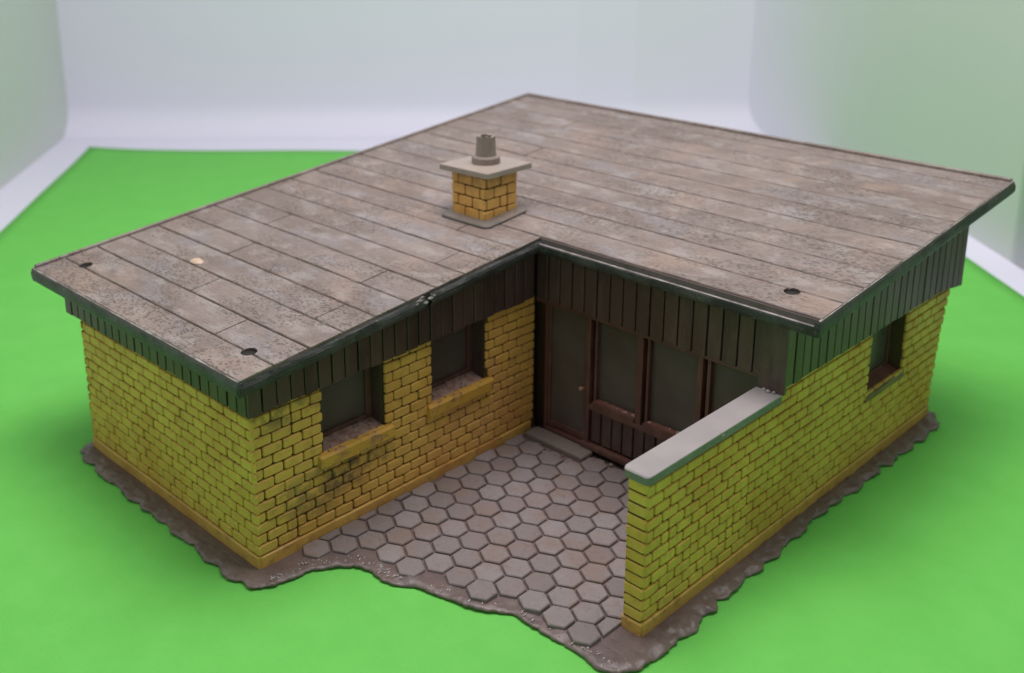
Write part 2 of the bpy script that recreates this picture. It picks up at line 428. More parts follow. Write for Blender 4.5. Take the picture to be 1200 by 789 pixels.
# end of the left wing
GA = Face((.04, -.03, 0), (-1, 0, 0), (0, -1, 0))
mb = MB(); mb.box(-5.37, .035, -.03, .2, 2.53, 3.2, 'board_bk', .5)
boards(mb, GA, 0.0, 5.42, lambda u: 2.50, lambda u: 3.19, .235, .03, 0, .04, 'board', band=lambda u: 2.86+.02*math.sin(u*3))
fixn(mb.build('cladding', house))
GB = Face((.035, -.07, 0), (0, 1, 0), (1, 0, 0))
mb = MB()
mb.hexa([(-.22,.21,2.56),(.035,-.03,2.53),(.035,5.95,2.66),(-.22,5.95,2.66),(-.22,.21,3.18),(.035,-.03,3.16),(.035,5.95,3.70),(-.22,5.95,3.70)], 'board_bk', .5)
boards(mb, GB, 0., 5.90, lambda u: zS(u-.07), lambda u: soff(u-.07), .25, .026, 0, .038, 'board')
mb.hexa([GB.p(0, 2.86, -.01), GB.p(2.2, 3.10, -.01), GB.p(2.2, 3.10, .032), GB.p(0, 2.86, .041), GB.p(0, 3.1, -.01), GB.p(2.2, 3.3, -.01), GB.p(2.2, 3.3, .032), GB.p(0, 3.1, .041)], 'board', .4)
fixn(mb.build('cladding', house))
GC = Face((.075, 5.90, 0), (1, 0, 0), (0, -1, 0))
mb = MB(); mb.box(.036, 4.70, 5.90, 6.06, 2.62, 3.70, 'board_bk', .5)
boards(mb, GC, 0., 4.42, lambda u: 2.60, lambda u: 3.68, .256, .03, 0, .035, 'board')
mb.box(4.36, 4.775, 5.835, 5.899, 2.425, 3.66, 'board', .1)
fixn(mb.build('cladding', house))
GD = Face((4.745, 5.84, 0), (0, 1, 0), (1, 0, 0))
mb = MB()
mb.hexa([(4.45,6.07,2.60),(4.745,5.92,2.60),(4.745,12.0,2.60),(4.45,12.0,2.60),(4.45,6.07,3.69),(4.745,5.92,3.67),(4.745,12.0,4.21),(4.45,12.0,4.21)], 'board_bk', .5)
boards(mb, GD, 0., 6.2, lambda u: 2.53+(.0 if u < 5.4 else -.12*(u-5.4)/.8), lambda u: soff(5.84+u), .243, .03, 0, .038, 'board')
fixn(mb.build('cladding', house))
mb = MB(); mb.box(-5.2, 4.45, 11.42, 11.6, 2.62, 4.1, 'board_bk', .5)
boards(mb, Face((-5.3, 11.6, 0), (1, 0, 0), (0, 1, 0)), 0., 10.0, lambda u: 2.6, lambda u: 4.15, .25)
fixn(mb.build('cladding', house))
mb = MB()
mb.hexa([(-5.2,.25,2.62),(-4.95,.25,2.62),(-4.95,11.4,2.62),(-5.2,11.4,2.62),(-5.2,.25,3.15),(-4.95,.25,3.15),(-4.95,11.4,4.13),(-5.2,11.4,4.13)], 'board_bk', .5)
boards(mb, Face((-5.2, 0, 0), (0, 1, 0), (-1, 0, 0)), 0., 11.4, lambda u: 2.55, lambda u: soff(u), .25)
fixn(mb.build('cladding', house))
# dark inner shell so that nothing shines through the windows
mb = MB(); mb.box(-4.6, -.5, .45, 10.9, .06, 2.5, 'black', .5); fixn(mb.build('inner_shell', house))

# windows ---------------------------------------------------------------
def window_B(a, b, zs):
    "window set deep in the courtyard wall"
    F = Face((-.04, 0, 0), (0, 1, 0), (1, 0, 0)); R = -.33
    mb = MB(); w = .075
    mb.hexa([F.p(a,zs+.04,R-.05),F.p(a+w,zs+.04,R-.05),F.p(a+w,zs+.04,R+.05),F.p(a,zs+.04,R+.05),F.p(a,2.75,R-.05),F.p(a+w,2.75,R-.05),F.p(a+w,2.75,R+.05),F.p(a,2.75,R+.05)], 'frame')
    mb.hexa([F.p(b-w-.04,zs+.04,R-.05),F.p(b,zs+.04,R-.05),F.p(b,zs+.04,R+.05),F.p(b-w-.04,zs+.04,R+.05),F.p(b-w-.04,2.75,R-.05),F.p(b,2.75,R-.05),F.p(b,2.75,R+.05),F.p(b-w-.04,2.75,R+.05)], 'frame')
    mb.hexa([F.p(a+w,zs+.04,R-.05),F.p(b-w-.04,zs+.04,R-.05),F.p(b-w-.04,zs+.04,R+.05),F.p(a+w,zs+.04,R+.05),F.p(a+w,zs+.12,R-.05),F.p(b-w-.04,zs+.12,R-.05),F.p(b-w-.04,zs+.12,R+.05),F.p(a+w,zs+.12,R+.05)], 'frame')
    fr = fixn(mb.build('window', house, .01))
    mb = MB()
    for q in (a+.002, b-.020): mb = MB(); mb.box(-.04+R+.052, -.075, q, q+.018, zs+.02, 2.74, 'board', .2); fixn(mb.build('reveal', fr))
    mb = MB(); mb.box(-.04+R-.03, -.04+R-.005, a+w-.005, b-w-.035, zs+.115, 2.74, 'glass', .5); fixn(mb.build('pane', fr))
    # dusty sloping floor of the recess, then the projecting yellow sill
    mb = MB(); n = 16; k = 8; vs = []; fs = []
    for i in range(n+1):
        for j in range(k+1):
            y = a+.002+(b-a-.004)*i/n; d = .0-(.0-R)*j/k
            vs.append((-.04+d, y, zs-.005+.06*j/k+.02*nz(y*6, d*9, zs)+.012*nz(y*17, d*17, 4)))
    for i in range(n):
        for j in range(k): q = i*(k+1)+j; fs.append((q, q+1, q+k+2, q+k+1))
    mb.poly(vs, fs, 'recess', .5); mb.box(-.04+R, -.04, a+.003, b-.003, zs-.1, zs-.04, 'recess', .5)
    mb.build('recess_floor', fr, smooth=True)
    mb = MB(); strip(mb, F, a-.13, b+.13, zs-.20, zs+.0, -.01, .115, 'sill', nseg=14, amp=.012, round_=.035); fixn(mb.build('sill', fr))
    mb = MB()
    for _ in range(26):                       # crumbs of dirt
        y = random.uniform(a+.05, b-.05); d = random.uniform(R*.9, .08); r = random.uniform(.008, .020); z = zs+.01+(.06*d/R if d < 0 else 0)
        mb.slab([(-.04+d+r*math.cos(q)*(1+jit(.3)), y+r*math.sin(q)*(1+jit(.3))) for q in [i*PI/3 for i in range(6)]], z-.01, z+r*.9, 'recess', .004)
    dd = fixn(mb.build('dirt', fr)); dd['kind'] = 'stuff'
    return fr
window_B(1.26, 2.46, 1.42)['label'] = 'courtyard window nearer the corner, its sill blackened in the middle'
window_B(3.47, 4.70, 1.44)['label'] = 'courtyard window nearer the glazed front'
# window in the long wall
F = Face((4.665, 2.72, 0), (0, 1, 0), (1, 0, 0)); a, b, R = 6.05, 7.30, -.24
mb = MB()
for (p, q) in ((a, a+.07), (b-.07, b)): mb.hexa([F.p(p,1.4,R-.05),F.p(q,1.4,R-.05),F.p(q,1.4,R+.03),F.p(p,1.4,R+.03),F.p(p,2.6,R-.05),F.p(q,2.6,R-.05),F.p(q,2.6,R+.03),F.p(p,2.6,R+.03)], 'frame')
mb.hexa([F.p(a+.07,1.4,R-.05),F.p(b-.07,1.4,R-.05),F.p(b-.07,1.4,R+.02),F.p(a+.07,1.4,R+.02),F.p(a+.07,1.48,R-.05),F.p(b-.07,1.48,R-.05),F.p(b-.07,1.48,R+.02),F.p(a+.07,1.48,R+.02)], 'frame')
fr = fixn(mb.build('window', house, .01)); fr['label'] = 'small window in the long right wall above a red-brown sill'
mb = MB(); mb.box(4.665+R-.04, 4.665+R-.01, 2.72+a+.06, 2.72+b-.06, 1.35, 2.6, 'glass', .5); fixn(mb.build('pane', fr))
mb = MB(); strip(mb, F, a-.06, b+.10, 1.25, 1.37, -.01, .055, 'redsill', nseg=10, amp=.01)
mb.hexa([F.p(a+.002,1.31,-.01),F.p(b-.002,1.31,-.01),F.p(b-.002,1.36,R),F.p(a+.002,1.36,R),F.p(a+.002,1.372,-.005),F.p(b-.002,1.372,-.005),F.p(b-.002,1.45,R),F.p(a+.002,1.45,R)], 'redsill', .5)
fixn(mb.build('sill', fr))

# glazed front under the eave -----------------------------------------------------------
yF = 5.93
mb = MB(); mb.box(.0, 4.40, 6.12, 6.4, .06, 2.6, 'black', .5); mb.box(-.035, 4.40, 6.065, 6.119, 2.55, 2.61, 'black', .5)
fixn(mb.build('inner_shell', house))
def vpost(mb, x0, x1, z0, z1, y0, y1, mat='frame'): mb.box(x0, x1, y0, y1, z0, z1, mat)
mb = MB()
vpost(mb, -.03, .20, .05, 2.6, 5.99, 6.10, 'board_bk')
vpost(mb, .20, .27, .12, 2.58, 5.97, 6.10); vpost(mb, 1.16, 1.235, .12, 2.55, 5.92, 6.08); vpost(mb, 1.30, 1.345, .98, 2.54, 5.96, 6.09)
vpost(mb, 2.17, 2.28, .98, 2.55, 5.93, 6.08); vpost(mb, 2.34, 2.39, .98, 2.54, 5.96, 6.09)
vpost(mb, 3.29, 3.38, .98, 2.55, 5.93, 6.08); vpost(mb, 3.44, 3.50, .98, 2.54, 5.96, 6.09); vpost(mb, 4.34, 4.41, .12, 2.55, 5.93, 6.08)
mb.box(.04, 4.40, 5.905, 6.05, 2.535, 2.595, 'frame')
gf = fixn(mb.build('glazing_frame', house, .008)); gf['label'] = 'red-brown mullions of the glazed courtyard front'
# windows of the glazed front
for i, (a, b) in enumerate(((1.345, 2.17), (2.39, 3.29), (3.50, 4.34))):
    mb = MB(); mb.box(a-.005, b+.005, 6.045, 6.06, 1.03, 2.535, 'glass', .5)
    o = fixn(mb.build('window_pane', house)); o['label'] = ('front pane beside the door', 'middle front pane', 'front pane behind the garden wall')[i]
    mb = MB(); mb.box(a-.04, b-.002, 5.905, 6.04, .985, 1.055, 'frame'); mb.box(a-.002, b+.002, 5.93, 6.042, 1.056, 1.075, 'redsill')
    for _ in range(7):
        x = random.uniform(a+.03, b-.03); y = random.uniform(5.94, 6.02); r = random.uniform(.010, .03)
        mb.slab([(x+r*1.6*math.cos(q), y+r*math.sin(q)) for q in [k*PI/4 for k in range(8)]], 1.07, 1.078+r*.8, 'recess', .006)
    fixn(mb.build('sill', o, .006))
# panel of boards below
mb = MB(); mb.box(1.236, 4.339, 6.0, 6.09, .2, .98, 'board_bk', .5)
boards(mb, Face((1.245, 6.0, 0), (1, 0, 0), (0, -1, 0)), 0., 3.09, lambda u: .29, lambda u: .90, .215, .03, 0, .035, 'board')
mb.box(1.236, 4.339, 5.90, 6.0, .90, .98, 'frame'); mb.box(1.10, 4.339, 5.87, 6.0, .17, .255, 'frame'); mb.box(1.10, 4.339, 5.94, 6.06, .06, .165, 'board_bk')
fixn(mb.build('board_panel', house, .006))
# door
mb = MB(); mb.box(.271, .325, 5.985, 6.06, .22, 2.53, 'frame'); mb.box(1.10, 1.159, 5.955, 6.06, .22, 2.53, 'frame'); mb.box(.326, 1.099, 5.985, 6.06, .22, .33, 'frame')
mb.box(.271, 1.159, 5.92, 6.06, .14, .205, 'frame'); mb.box(.40, 1.159, 5.89, 6.0, .09, .135, 'frame')
dr = fixn(mb.build('door', house, .008)); dr['label'] = 'narrow glass door in the courtyard corner'
mb = MB(); mb.box(.322, 1.103, 6.02, 6.035, .325, 2.53, 'glass', .5); fixn(mb.build('pane', dr))
bm = bmesh.new(); bmesh.ops.create_icosphere(bm, subdivisions=2, radius=.042, matrix=Matrix.Translation((1.055, 5.925, 1.20)))
bmesh.ops.create_cone(bm, cap_ends=True, segments=12, radius1=.022, radius2=.022, depth=.09, matrix=Matrix.Translation((1.075, 5.965, 1.20)) @ Matrix.Rotation(PI/2, 4, 'X'))
me = bpy.data.meshes.new('door_knob'); bm.to_mesh(me); bm.free(); me.materials.append(M['knob']); o = bpy.data.objects.new('door_knob', me); COL.objects.link(o); o.parent = dr

# roof ------------------------------------------------------------------
xL, xM, xR, y0, y1, y2 = -6.02, .235, 5.25, -.285, 5.74, 12.46
def inL(x, y): return xL < x < (xM if y < y1 else xR) and y0 < y < y2
mb = MB()
plate = [(xL+.03, y0+.02), (xM-.02, y0+.02), (xM-.02, y1+.02), (xR-.02, y1+.02), (xR-.02, y2-.03), (xL+.03, y2-.03)]
def prism(mb, pts, zt, zb, mat):
    n = len(pts); vs = [(x, y, roofz(x, y)+zb) for x, y in pts]+[(x, y, roofz(x, y)+zt) for x, y in pts]
    fs = [(i, (i+1) % n, n+(i+1) % n, n+i) for i in range(n)]+[tuple(range(n-1, -1, -1)), tuple(range(n, 2*n))]
    mb.poly(vs, fs, mat, .5)
# the three moulded pin holes are cut through the planks and the plate they fall on
HOLES = ((-5.31, .34), (-.36, .29), (4.51, 6.34))
def with_holes(dst, sub):
    "append the pieces of sub to dst, with the pin holes cut out of each closed piece"
    X = [v[0] for v in sub.v]; Y = [v[1] for v in sub.v]
    hit = [h for h in HOLES if min(X)-.1 < h[0] < max(X)+.1 and min(Y)-.1 < h[1] < max(Y)+.1]
    if not hit:
        o = len(dst.v); dst.v += sub.v
        for f, k, t in zip(sub.f, sub.mi, sub.tone): dst.f.append([o+q for q in f]); dst.mi.append(dst.slot(sub.mats[k])); dst.tone.append(t)
        return
    ob = fixn(sub.build('piece')); cb = bmesh.new()
    for (x, y) in hit: bmesh.ops.create_cone(cb, cap_ends=True, segments=20, radius1=.118, radius2=.128, depth=.6, matrix=Matrix.Translation((x, y, roofz(x, y)+.213)))
    cm = bpy.data.meshes.new('cutter'); cb.to_mesh(cm); cb.free(); cu = bpy.data.objects.new('cutter', cm); COL.objects.link(cu)
    md = ob.modifiers.new('holes', 'BOOLEAN'); md.object = cu; md.operation = 'DIFFERENCE'; md.solver = 'EXACT'
    bpy.context.view_layer.update(); ev = ob.evaluated_get(bpy.context.evaluated_depsgraph_get()); me = ev.to_mesh()
    dst.poly([tuple(v.co) for v in me.vertices], [tuple(p.vertices) for p in me.polygons], sub.mats[0], sub.tone[0])
    ev.to_mesh_clear(); bpy.data.objects.remove(ob); bpy.data.objects.remove(cu)
def seam_faces():
    k = mb.slot('seam')
    for q, f in enumerate(mb.f):
        if mb.mats[mb.mi[q]] != 'roof': continue
        P = [Vector(mb.v[a]) for a in f]; c = sum(P, Vector())/len(P)
        nrm = (P[1]-P[0]).cross(P[2]-P[1])
        ext = max(p.y for p in P)-min(p.y for p in P)
        if ext < .022 and nrm.length > 0 and max(p.x for p in P)-min(p.x for p in P) > .03: mb.mi[q] = k
# sub-plate in two convex blocks
sub = MB(); prism(sub, [(xL+.03, y0+.02), (xM-.02, y0+.02), (xM-.02, y1+.02), (xL+.03, y1+.02)], -.024, -.14, 'groove'); with_holes(mb, sub)
sub = MB(); prism(sub, [(xL+.03, y1+.021), (xR-.02, y1+.021), (xR-.02, y2-.03), (xL+.03, y2-.03)], -.024, -.14, 'groove'); with_holes(mb, sub)
ys = [y0]; k = .28
while k < y2-.2: ys.append(k); k += .614
ys.append(y2-.10)
def plank(mb, xa, xb, ya, yb, ja, jb):
    g = .0105 if ya < 5 else .0135; xa += g*ja; xb -= g*jb; ya += g*(ya > y0+.01); yb -= g*(yb < y2-.01)
    n = max(1, int((xb-xa)/.22)); rows = []
    sd = ya*3.1; lift = jit(.003)
    for i in range(n+1):
        x = xa+(xb-xa)*i/n
        wa = .007*nz(x*.9, sd, 1); wb = .007*nz(x*.9, sd+5, 2)
        c = .03 if (i == 0 and ja) or (i == n and jb) else 0      # softened corners at butt joints
        A, B = ya+wa+c*.5, yb+wb-c*.5
        z = lambda y: roofz(x, y)+lift+.004*nz(x*.7, y*.9, 7)
        rows.append([(x, A, z(A)-.021), (x, A, z(A)-.012), (x, A+.016, z(A)+.002), (x, B-.016, z(B)+.002), (x, B, z(B)-.012), (x, B, z(B)-.021)])
    vs = [p for r in rows for p in r]; fs = []
    for i in range(n):
        for k in range(6): q = (k+1) % 6; fs.append((i*6+k, i*6+q, i*6+6+q, i*6+6+k))
    fs += [tuple(range(6)), tuple(n*6+k for k in range(5, -1, -1))]
    sub = MB(); sub.poly(vs, fs, 'roof'); with_holes(mb, sub)
joint0 = {1: [-1.32], 2: [-2.9], 3: [-.35], 4: [-3.6], 5: [-.9], 6: [-4.2], 7: [-.35], 8: [-3.0], 9: [-1.1]}
for i, (ya, yb) in enumerate(zip(ys, ys[1:])):
    parts = []
    if yb <= y1+.1: parts = [(ya, yb, xM)]
    elif ya >= y1-.01: parts = [(ya, yb, xR)]
    else: parts = [(ya, y1, xM), (y1, yb, xR)]
    js = [j+jit(.1) for j in joint0.get(i, [])]
    if i > 9: js = [-3.9+(i*2.7) % 4.4+jit(.4)] if i % 3 == 0 else []
    for (pa, pb, xe) in parts:
        xs = [xL+.10]+sorted(j for j in js if j < xe-.4)+[xe]
        if len(parts) == 2: xs = [xL+.10, xe] if pb == y1 else [xL+.10, xM+.3, xe]
        for q, (p, r) in enumerate(zip(xs, xs[1:])):
            plank(mb, p, r, pa, pb, int(q > 0), int(q < len(xs)-2))
seam_faces(); roof = fixn(mb.build('roof', house)); roof['label'] = 'flat sloping roof of weathered grey-brown planks with three small dark holes'
for (x, y) in ((-5.31, .34), (-.36, .29), (4.51, 6.34)):
    mb = MB(); z = roofz(x, y); mb.slab([(x+.15*math.cos(q*PI/8), y+.15*math.sin(q*PI/8)) for q in range(16)], z-.13, z-.034, 'black')  # black disc paints the shade inside the hole
    fixn(mb.build('pin_hole_shade', roof))
# fascia mouldings: a profile swept along the outline, corner to corner
def fascia_run(mb, pts, prof, closed=False, amp=.007, skip=None):
    "pts: outline vertices (x,y); prof: (offset outwards, dz, material); outward = right hand side of travel"
    ring = []; n = len(pts)
    dirs = []
    for i in range(n if closed else n-1):
        d = Vector((pts[(i+1) % n][0]-pts[i][0], pts[(i+1) % n][1]-pts[i][1])); dirs.append((d.normalized(), d.length))
    secs = []
    for i, (d, L) in enumerate(dirs):
        m = max(1, int(L/.12)); nrm = Vector((d.y, -d.x))
        for k in range(m+1):
            u = L*k/m; P = Vector(pts[i])+d*u
            sec = []
            for a, (off, dz, mt) in enumerate(prof):
                prev = Vector((dirs[i-1][0].y, -dirs[i-1][0].x)) if (k == 0 and (i > 0 or closed)) else None
                nxt = Vector((dirs[(i+1) % len(dirs)][0].y, -dirs[(i+1) % len(dirs)][0].x)) if (k == m and (i < len(dirs)-1 or closed)) else None
                o = nrm.copy()
                if prev is not None: o = nrm+prev
                if nxt is not None: o = nrm+nxt
                w = amp*nz(P.x*1.7+a*.2, P.y*1.7, a*.3)*2+amp*.5*nz(P.x*6, P.y*6, a)
                if off == 0 and a == 0: w = 0
                Q = P+o*(off+w)
                sec.append((Q.x, Q.y, roofz(Q.x, Q.y)+dz+w*.6))
            secs.append((i, sec))
    na = len(prof)
    for a in range(na-1):
        vs = []; fs = []
        for s, (i, sec) in enumerate(secs): vs += [sec[a], sec[a+1]]
        for s in range(len(secs)-1):
            if secs[s][0] != secs[s+1][0]: continue
            mid = Vector(secs[s][1][2][:2])
            if skip and skip(mid): continue
            fs.append((2*s, 2*s+1, 2*s+3, 2*s+2))
        mb.poly(vs, fs, prof[a][2], .5)
FR = [(-.012, -.004, 'edge'), (.0, -.085, 'rim'), (.030, -.092, 'fascia'), (.040, -.115, 'fascia'), (.036, -.19, 'fascia'), (.018, -.245, 'fascia'), (-.05, -.25, 'fascia'), (-.06, -.13, 'fascia')]
FRB = [(-.012, -.004, 'edge'), (.002, -.055, 'fascia'), (.024, -.078, 'fascia'), (.038, -.12, 'fascia'), (.034, -.19, 'fascia'), (.016, -.245, 'fascia'), (-.05, -.25, 'fascia'), (-.06, -.13, 'fascia')]
FR2 = [(-.010, -.003, 'rim'), (.016, -.014, 'edge'), (.026, -.05, 'fascia'), (.040, -.10, 'fascia'), (.036, -.19, 'fascia'), (.018, -.235, 'fascia'), (-.05, -.24, 'fascia'), (-.06, -.13, 'fascia')]
mb = MB()
nick = lambda p: 3.02 < p.y < 3.12 and p.x > 0 and p.x < .4
fascia_run(mb, [(xL, y0), (xM, y0)], FR2)
fascia_run(mb, [(xM, y0), (xM, y1)], FRB, skip=nick, amp=.011)
fascia_run(mb, [(xM, y1), (xR, y1)], FR, amp=.004)
fascia_run(mb, [(xR, y1), (xR, y2), (xL, y2), (xL, y0)], FR2)
# corner blocks close the joints between the runs
for (x, y, sx, sy) in ((xM, y0, 1, -1), (xR, y1, 1, -1), (xL, y0, -1, -1)):
    z = roofz(x, y)
    q = [(x-.05*sx, y-.05*sy), (x+.040*sx, y-.05*sy), (x+.040*sx, y+.018*sy), (x+.018*sx, y+.040*sy), (x-.05*sx, y+.040*sy)]
    q2 = [(x-.05*sx, y-.05*sy), (x+.022*sx, y-.05*sy), (x+.022*sx, y+.006*sy), (x+.006*sx, y+.022*sy), (x-.05*sx, y+.022*sy)]
    vs = [(a, b, z-.242) for a, b in q2]+[(a, b, z-.105) for a, b in q]+[(a, b, z-.03) for a, b in q2]
    fs = [(4, 3, 2, 1, 0), (10, 11, 12, 13, 14)]
    for r in (0, 5):
        for i in range(5): j = (i+1) % 5; fs.append((r+i, r+j, r+5+j, r+5+i))
    mb.poly(vs, fs, 'fascia', .5)
fa = mb.build('fascia', roof, smooth=False); fa['label'] = 'dark grey moulded edge round the roof, chipped along the courtyard'
bm = bmesh.new(); bm.from_mesh(fa.data); bmesh.ops.remove_doubles(bm, verts=bm.verts, dist=.0005); bm.to_mesh(fa.data); bm.free()
# broken plastic at the chip in the courtyard edge
mb = MB()
for (y, dx, dz, r) in ((2.97, .035, -.07, .045), (3.10, .03, -.15, .05), (3.19, .05, -.10, .04), (2.90, .045, -.10, .03), (3.26, .045, -.085, .03), (3.04, .01, -.05, .035)):
    x = xM+dx; z = roofz(x, y)+dz; vs = []
    for i in range(8): q = i*PI/4; vs.append((x+r*.5*math.cos(q)*(1+jit(.4)), y+r*1.5*math.sin(q)*(1+jit(.4)), z+jit(.012)))
    vs += [(x+.005, y+jit(.02), z+r*.7), (x, y, z-r)]
    mb.poly(vs, [(i, (i+1) % 8, 8) for i in range(8)]+[((i+1) % 8, i, 9) for i in range(8)], 'rim', .8)
fixn(mb.build('chipped_edge', roof))
# raised rim strips at the left and rear edges
mb = MB()
def rimstrip(p, q, w=.078, h=.042):
    p, q = Vector(p), Vector(q); d = (q-p); L = d.length; d.normalize(); s = Vector((-d.y, d.x)); n = int(L/.2); vs = []; fs = []
    for i in range(n+1):
        P = p+d*L*i/n; e = .006*nz(P.x*2, P.y*2, 5)
        for (o, z) in ((0, -.02), (0, h-.01), (.012, h), (w-.012, h), (w, h-.01), (w, -.02)):
            Q = P+s*(o+e); vs.append((Q.x, Q.y, roofz(Q.x, Q.y)+z+e*.8))
    for i in range(n):
        for k in range(6): j = (k+1) % 6; fs.append((i*6+k, i*6+j, i*6+6+j, i*6+6+k))
    fs += [tuple(range(6)), tuple(n*6+k for k in range(5, -1, -1))]
    mb.poly(vs, fs, 'roof', .6)
rimstrip((xL+.005, y2-.01), (xL+.005, y0+.03)); rimstrip((xR-.01, y2-.005), (xL+.09, y2-.005))
fixn(mb.build('raised_rim', roof))
mb = MB()
x, y = -3.81, 1.62; z = roofz(x, y); vs = []; fs = []
for i, (r, h) in enumerate(((.13, .0), (.11, .018), (.075, .038), (.03, .05))):
    for j in range(12): a = j*PI/6; q = r*(1+.18*nz(j, i, 3)); vs.append((x+q*1.1*math.cos(a), y+q*.8*math.sin(a), z+h+jit(.004)))
for i in range(3):
    for j in range(12): k = (j+1) % 12; fs.append((i*12+j, i*12+k, i*12+12+k, i*12+12+j))
fs.append(tuple(range(36, 48))); mb.poly(vs, fs, 'nub', .5)
o = fixn(mb.build('sprue_nub', roof, smooth=True)); o['label'] = 'small pale plastic nub on the planks'

# chimney ---------------------------------------------------------------
mb = MB(); bx0, bx1, by0, by1 = -1.79, -.96, 5.69, 6.50
zb, zt = 3.765, 4.555
mb.box(bx0+.02, bx1-.02, by0+.02, by1-.02, 3.70, zt-.002, 'joint', .5)
for (o, u, n, L) in (((bx0+.015, by0+.02, 0), (1, 0, 0), (0, -1, 0), bx1-bx0-.03), ((bx1-.02, by0+.015, 0), (0, 1, 0), (1, 0, 0), by1-by0-.03), ((bx1-.015, by1-.02, 0), (-1, 0, 0), (0, 1, 0), bx1-bx0-.03), ((bx0+.02, by1-.015, 0), (0, -1, 0), (-1, 0, 0), by1-by0-.03)):
    brick_face(mb, Face(o, u, n), L, zb, zt, rowh=.192, bl=.345, shift=-.02 if n[1] else -.15, d1=.032, mat='brick_ch')
ch = fixn(mb.build('chimney', house)); ch['label'] = 'square chimney of yellow brick with a flat slab and one broken pot'
def rrect(x0, x1, y0_, y1_, r, n=4):
    o = []
    for (x, y, a0) in ((x0+r, y0_+r, 180), (x1-r, y0_+r, 270), (x1-r, y1_-r, 0), (x0+r, y1_-r, 90)):
        for q in range(n+1): a = math.radians(a0+q*90/n); o.append((x+r*math.cos(a), y+r*math.sin(a)))
    return o
mb = MB(); mb.slab(rrect(-1.92, -.72, 5.47, 6.58, .14, 5), -.03, .055, 'plinth', .02, .5, side='edge', fz=lambda x, y: roofz(x, y)); fixn(mb.build('chimney_plinth', ch))
mb = MB(); mb.slab(rrect(-2.04, -.85, 5.62, 6.77, .02, 2), 4.555, 4.655, 'chcap', .014, .5, fz=lambda x, y: .025*(x+1.4)-.01*(y-6.2)); fixn(mb.build('chimney_cap', ch))
mb = MB(); px_, py_ = -1.46, 6.22; N = 28
prof = [(.252, 4.64), (.255, 4.765), (.242, 4.785), (.190, 4.79), (.183, 4.80), (.168, 5.15)]
vs = []; fs = []
for i, (r, z) in enumerate(prof):
    for j in range(N):
        a = 2*PI*j/N; top = .03*nz(math.cos(a)*2.2, math.sin(a)*2.2, 9)+jit(.007) if i == 5 else 0
        vs.append((px_+(r+jit(.002))*math.cos(a), py_+(r+jit(.002))*math.sin(a), z+top))
for j in range(N):                                  # inner wall of the pot and its floor
    a = 2*PI*j/N; zz = vs[5*N+j][2]; vs.append((px_+.118*math.cos(a), py_+.118*math.sin(a), zz-.006+jit(.012)))
for j in range(N): a = 2*PI*j/N; vs.append((px_+.10*math.cos(a), py_+.10*math.sin(a), 4.95))
for i in range(7):
    for j in range(N): k = (j+1) % N; fs.append((i*N+j, i*N+k, i*N+N+k, i*N+N+j))
mb.poly(vs, fs, 'pot', .5); mb.poly(vs[7*N:], [tuple(range(N))], 'black', .5)
fixn(mb.build('chimney_pot', ch))

# base plate, paving, step ---------------------------------------------------------
front = [(-4.80, -.30), (-4.19, -.35), (-3.16, -.37), (-1.89, -.36), (-.85, -.39), (-.05, -.40), (.22, -.30), (.43, -.08), (.47, .22), (.51, .50), (.72, .90), (.90, 1.06), (1.10, 1.12), (1.40, 1.10), (1.62, 1.15), (1.87, 1.36), (2.15, 1.42), (2.41, 1.52), (2.68, 1.55), (2.90, 1.68), (3.19, 1.88), (3.50, 1.87), (3.78, 1.88), (4.10, 1.90), (4.35, 1.90), (4.66, 1.84), (4.88, 1.92), (5.02, 2.15), (5.08, 2.53), (5.09, 3.11), (5.0, 4.27), (5.0, 5.38), (4.92, 6.82), (4.97, 8.09), (4.98, 9.25), (5.02, 10.4), (5.03, 11.0), (4.95, 11.25), (4.80, 11.55), (2.5, 11.75), (-2, 11.75), (-5.2, 11.75), (-5.3, 8), (-5.3, 4), (-5.28, .6), (-5.20, -.05), (-5.02, -.24)]
def resample(P, st):
    out = []
    for i in range(len(P)):
        a, b = Vector(P[i]), Vector(P[(i+1) % len(P)]); n = max(1, round((b-a).length/st))
        for k in range(n): out.append(a+(b-a)*k/n)
    return out
O = resample(front, .035)
for _ in range(2): O = [(O[i-1]+O[i]*2+O[(i+1) % len(O)])/4 for i in range(len(O))]
n = len(O); NR = []
for i in range(n):
    d = (O[(i+3) % n]-O[i-3]).normalized(); NR.append(Vector((-d.y, d.x)))      # inward for a ccw outline
rag = []; s_ = [p.x if p.y < 0 else p.y for p in O]
for i, p in enumerate(O):
    side = 1. if (p.y < -.2 or p.x > 4.9 and p.y > 3) else .35
    s = p.x*1.0 if p.y < 0 else p.y
    r = -.085*side*(abs(math.sin(s*5.2+2.2*nz(s*.8, 3)))-.5)+.045*side*nz(p.x*6, p.y*6, 2)+.022*nz(p.x*15, p.y*15, 6)
    rag.append(r)
rings = [(.03, .004), (.0, .016), (.004, .036), (.02, .048), (.045, .055), (.07, .060), (.10, .062), (.14, .061), (.18, .058), (.22, .057), (.26, .056)]
vs = []; fs = []
for k, (off, z) in enumerate(rings):
    for i in range(n):
        fade = max(0, 1-off/.25); p = O[i]+NR[i]*(off+rag[i]*fade)
        lump = 0
        if 0 < k < 10:
            rough = 1. if (p.y < -.05 or p.x > 4.75) else .55
            lump = (.030*nz(p.x*5, p.y*5, 1)+.026*nz(p.x*13, p.y*13, 2)+.016*nz(p.x*27, p.y*27, 3))*rough*min(1, k/2)
            ph = (p.x if p.y < 0 else p.y)*8.2
            lump += .020*rough*abs(math.sin(ph*.63+2.2*nz(s_[i]*.8, 3)))+.012*rough*math.sin(ph*2.3+4*nz(p.x, p.y, 8))
        vs.append((p.x, p.y, z+lump))
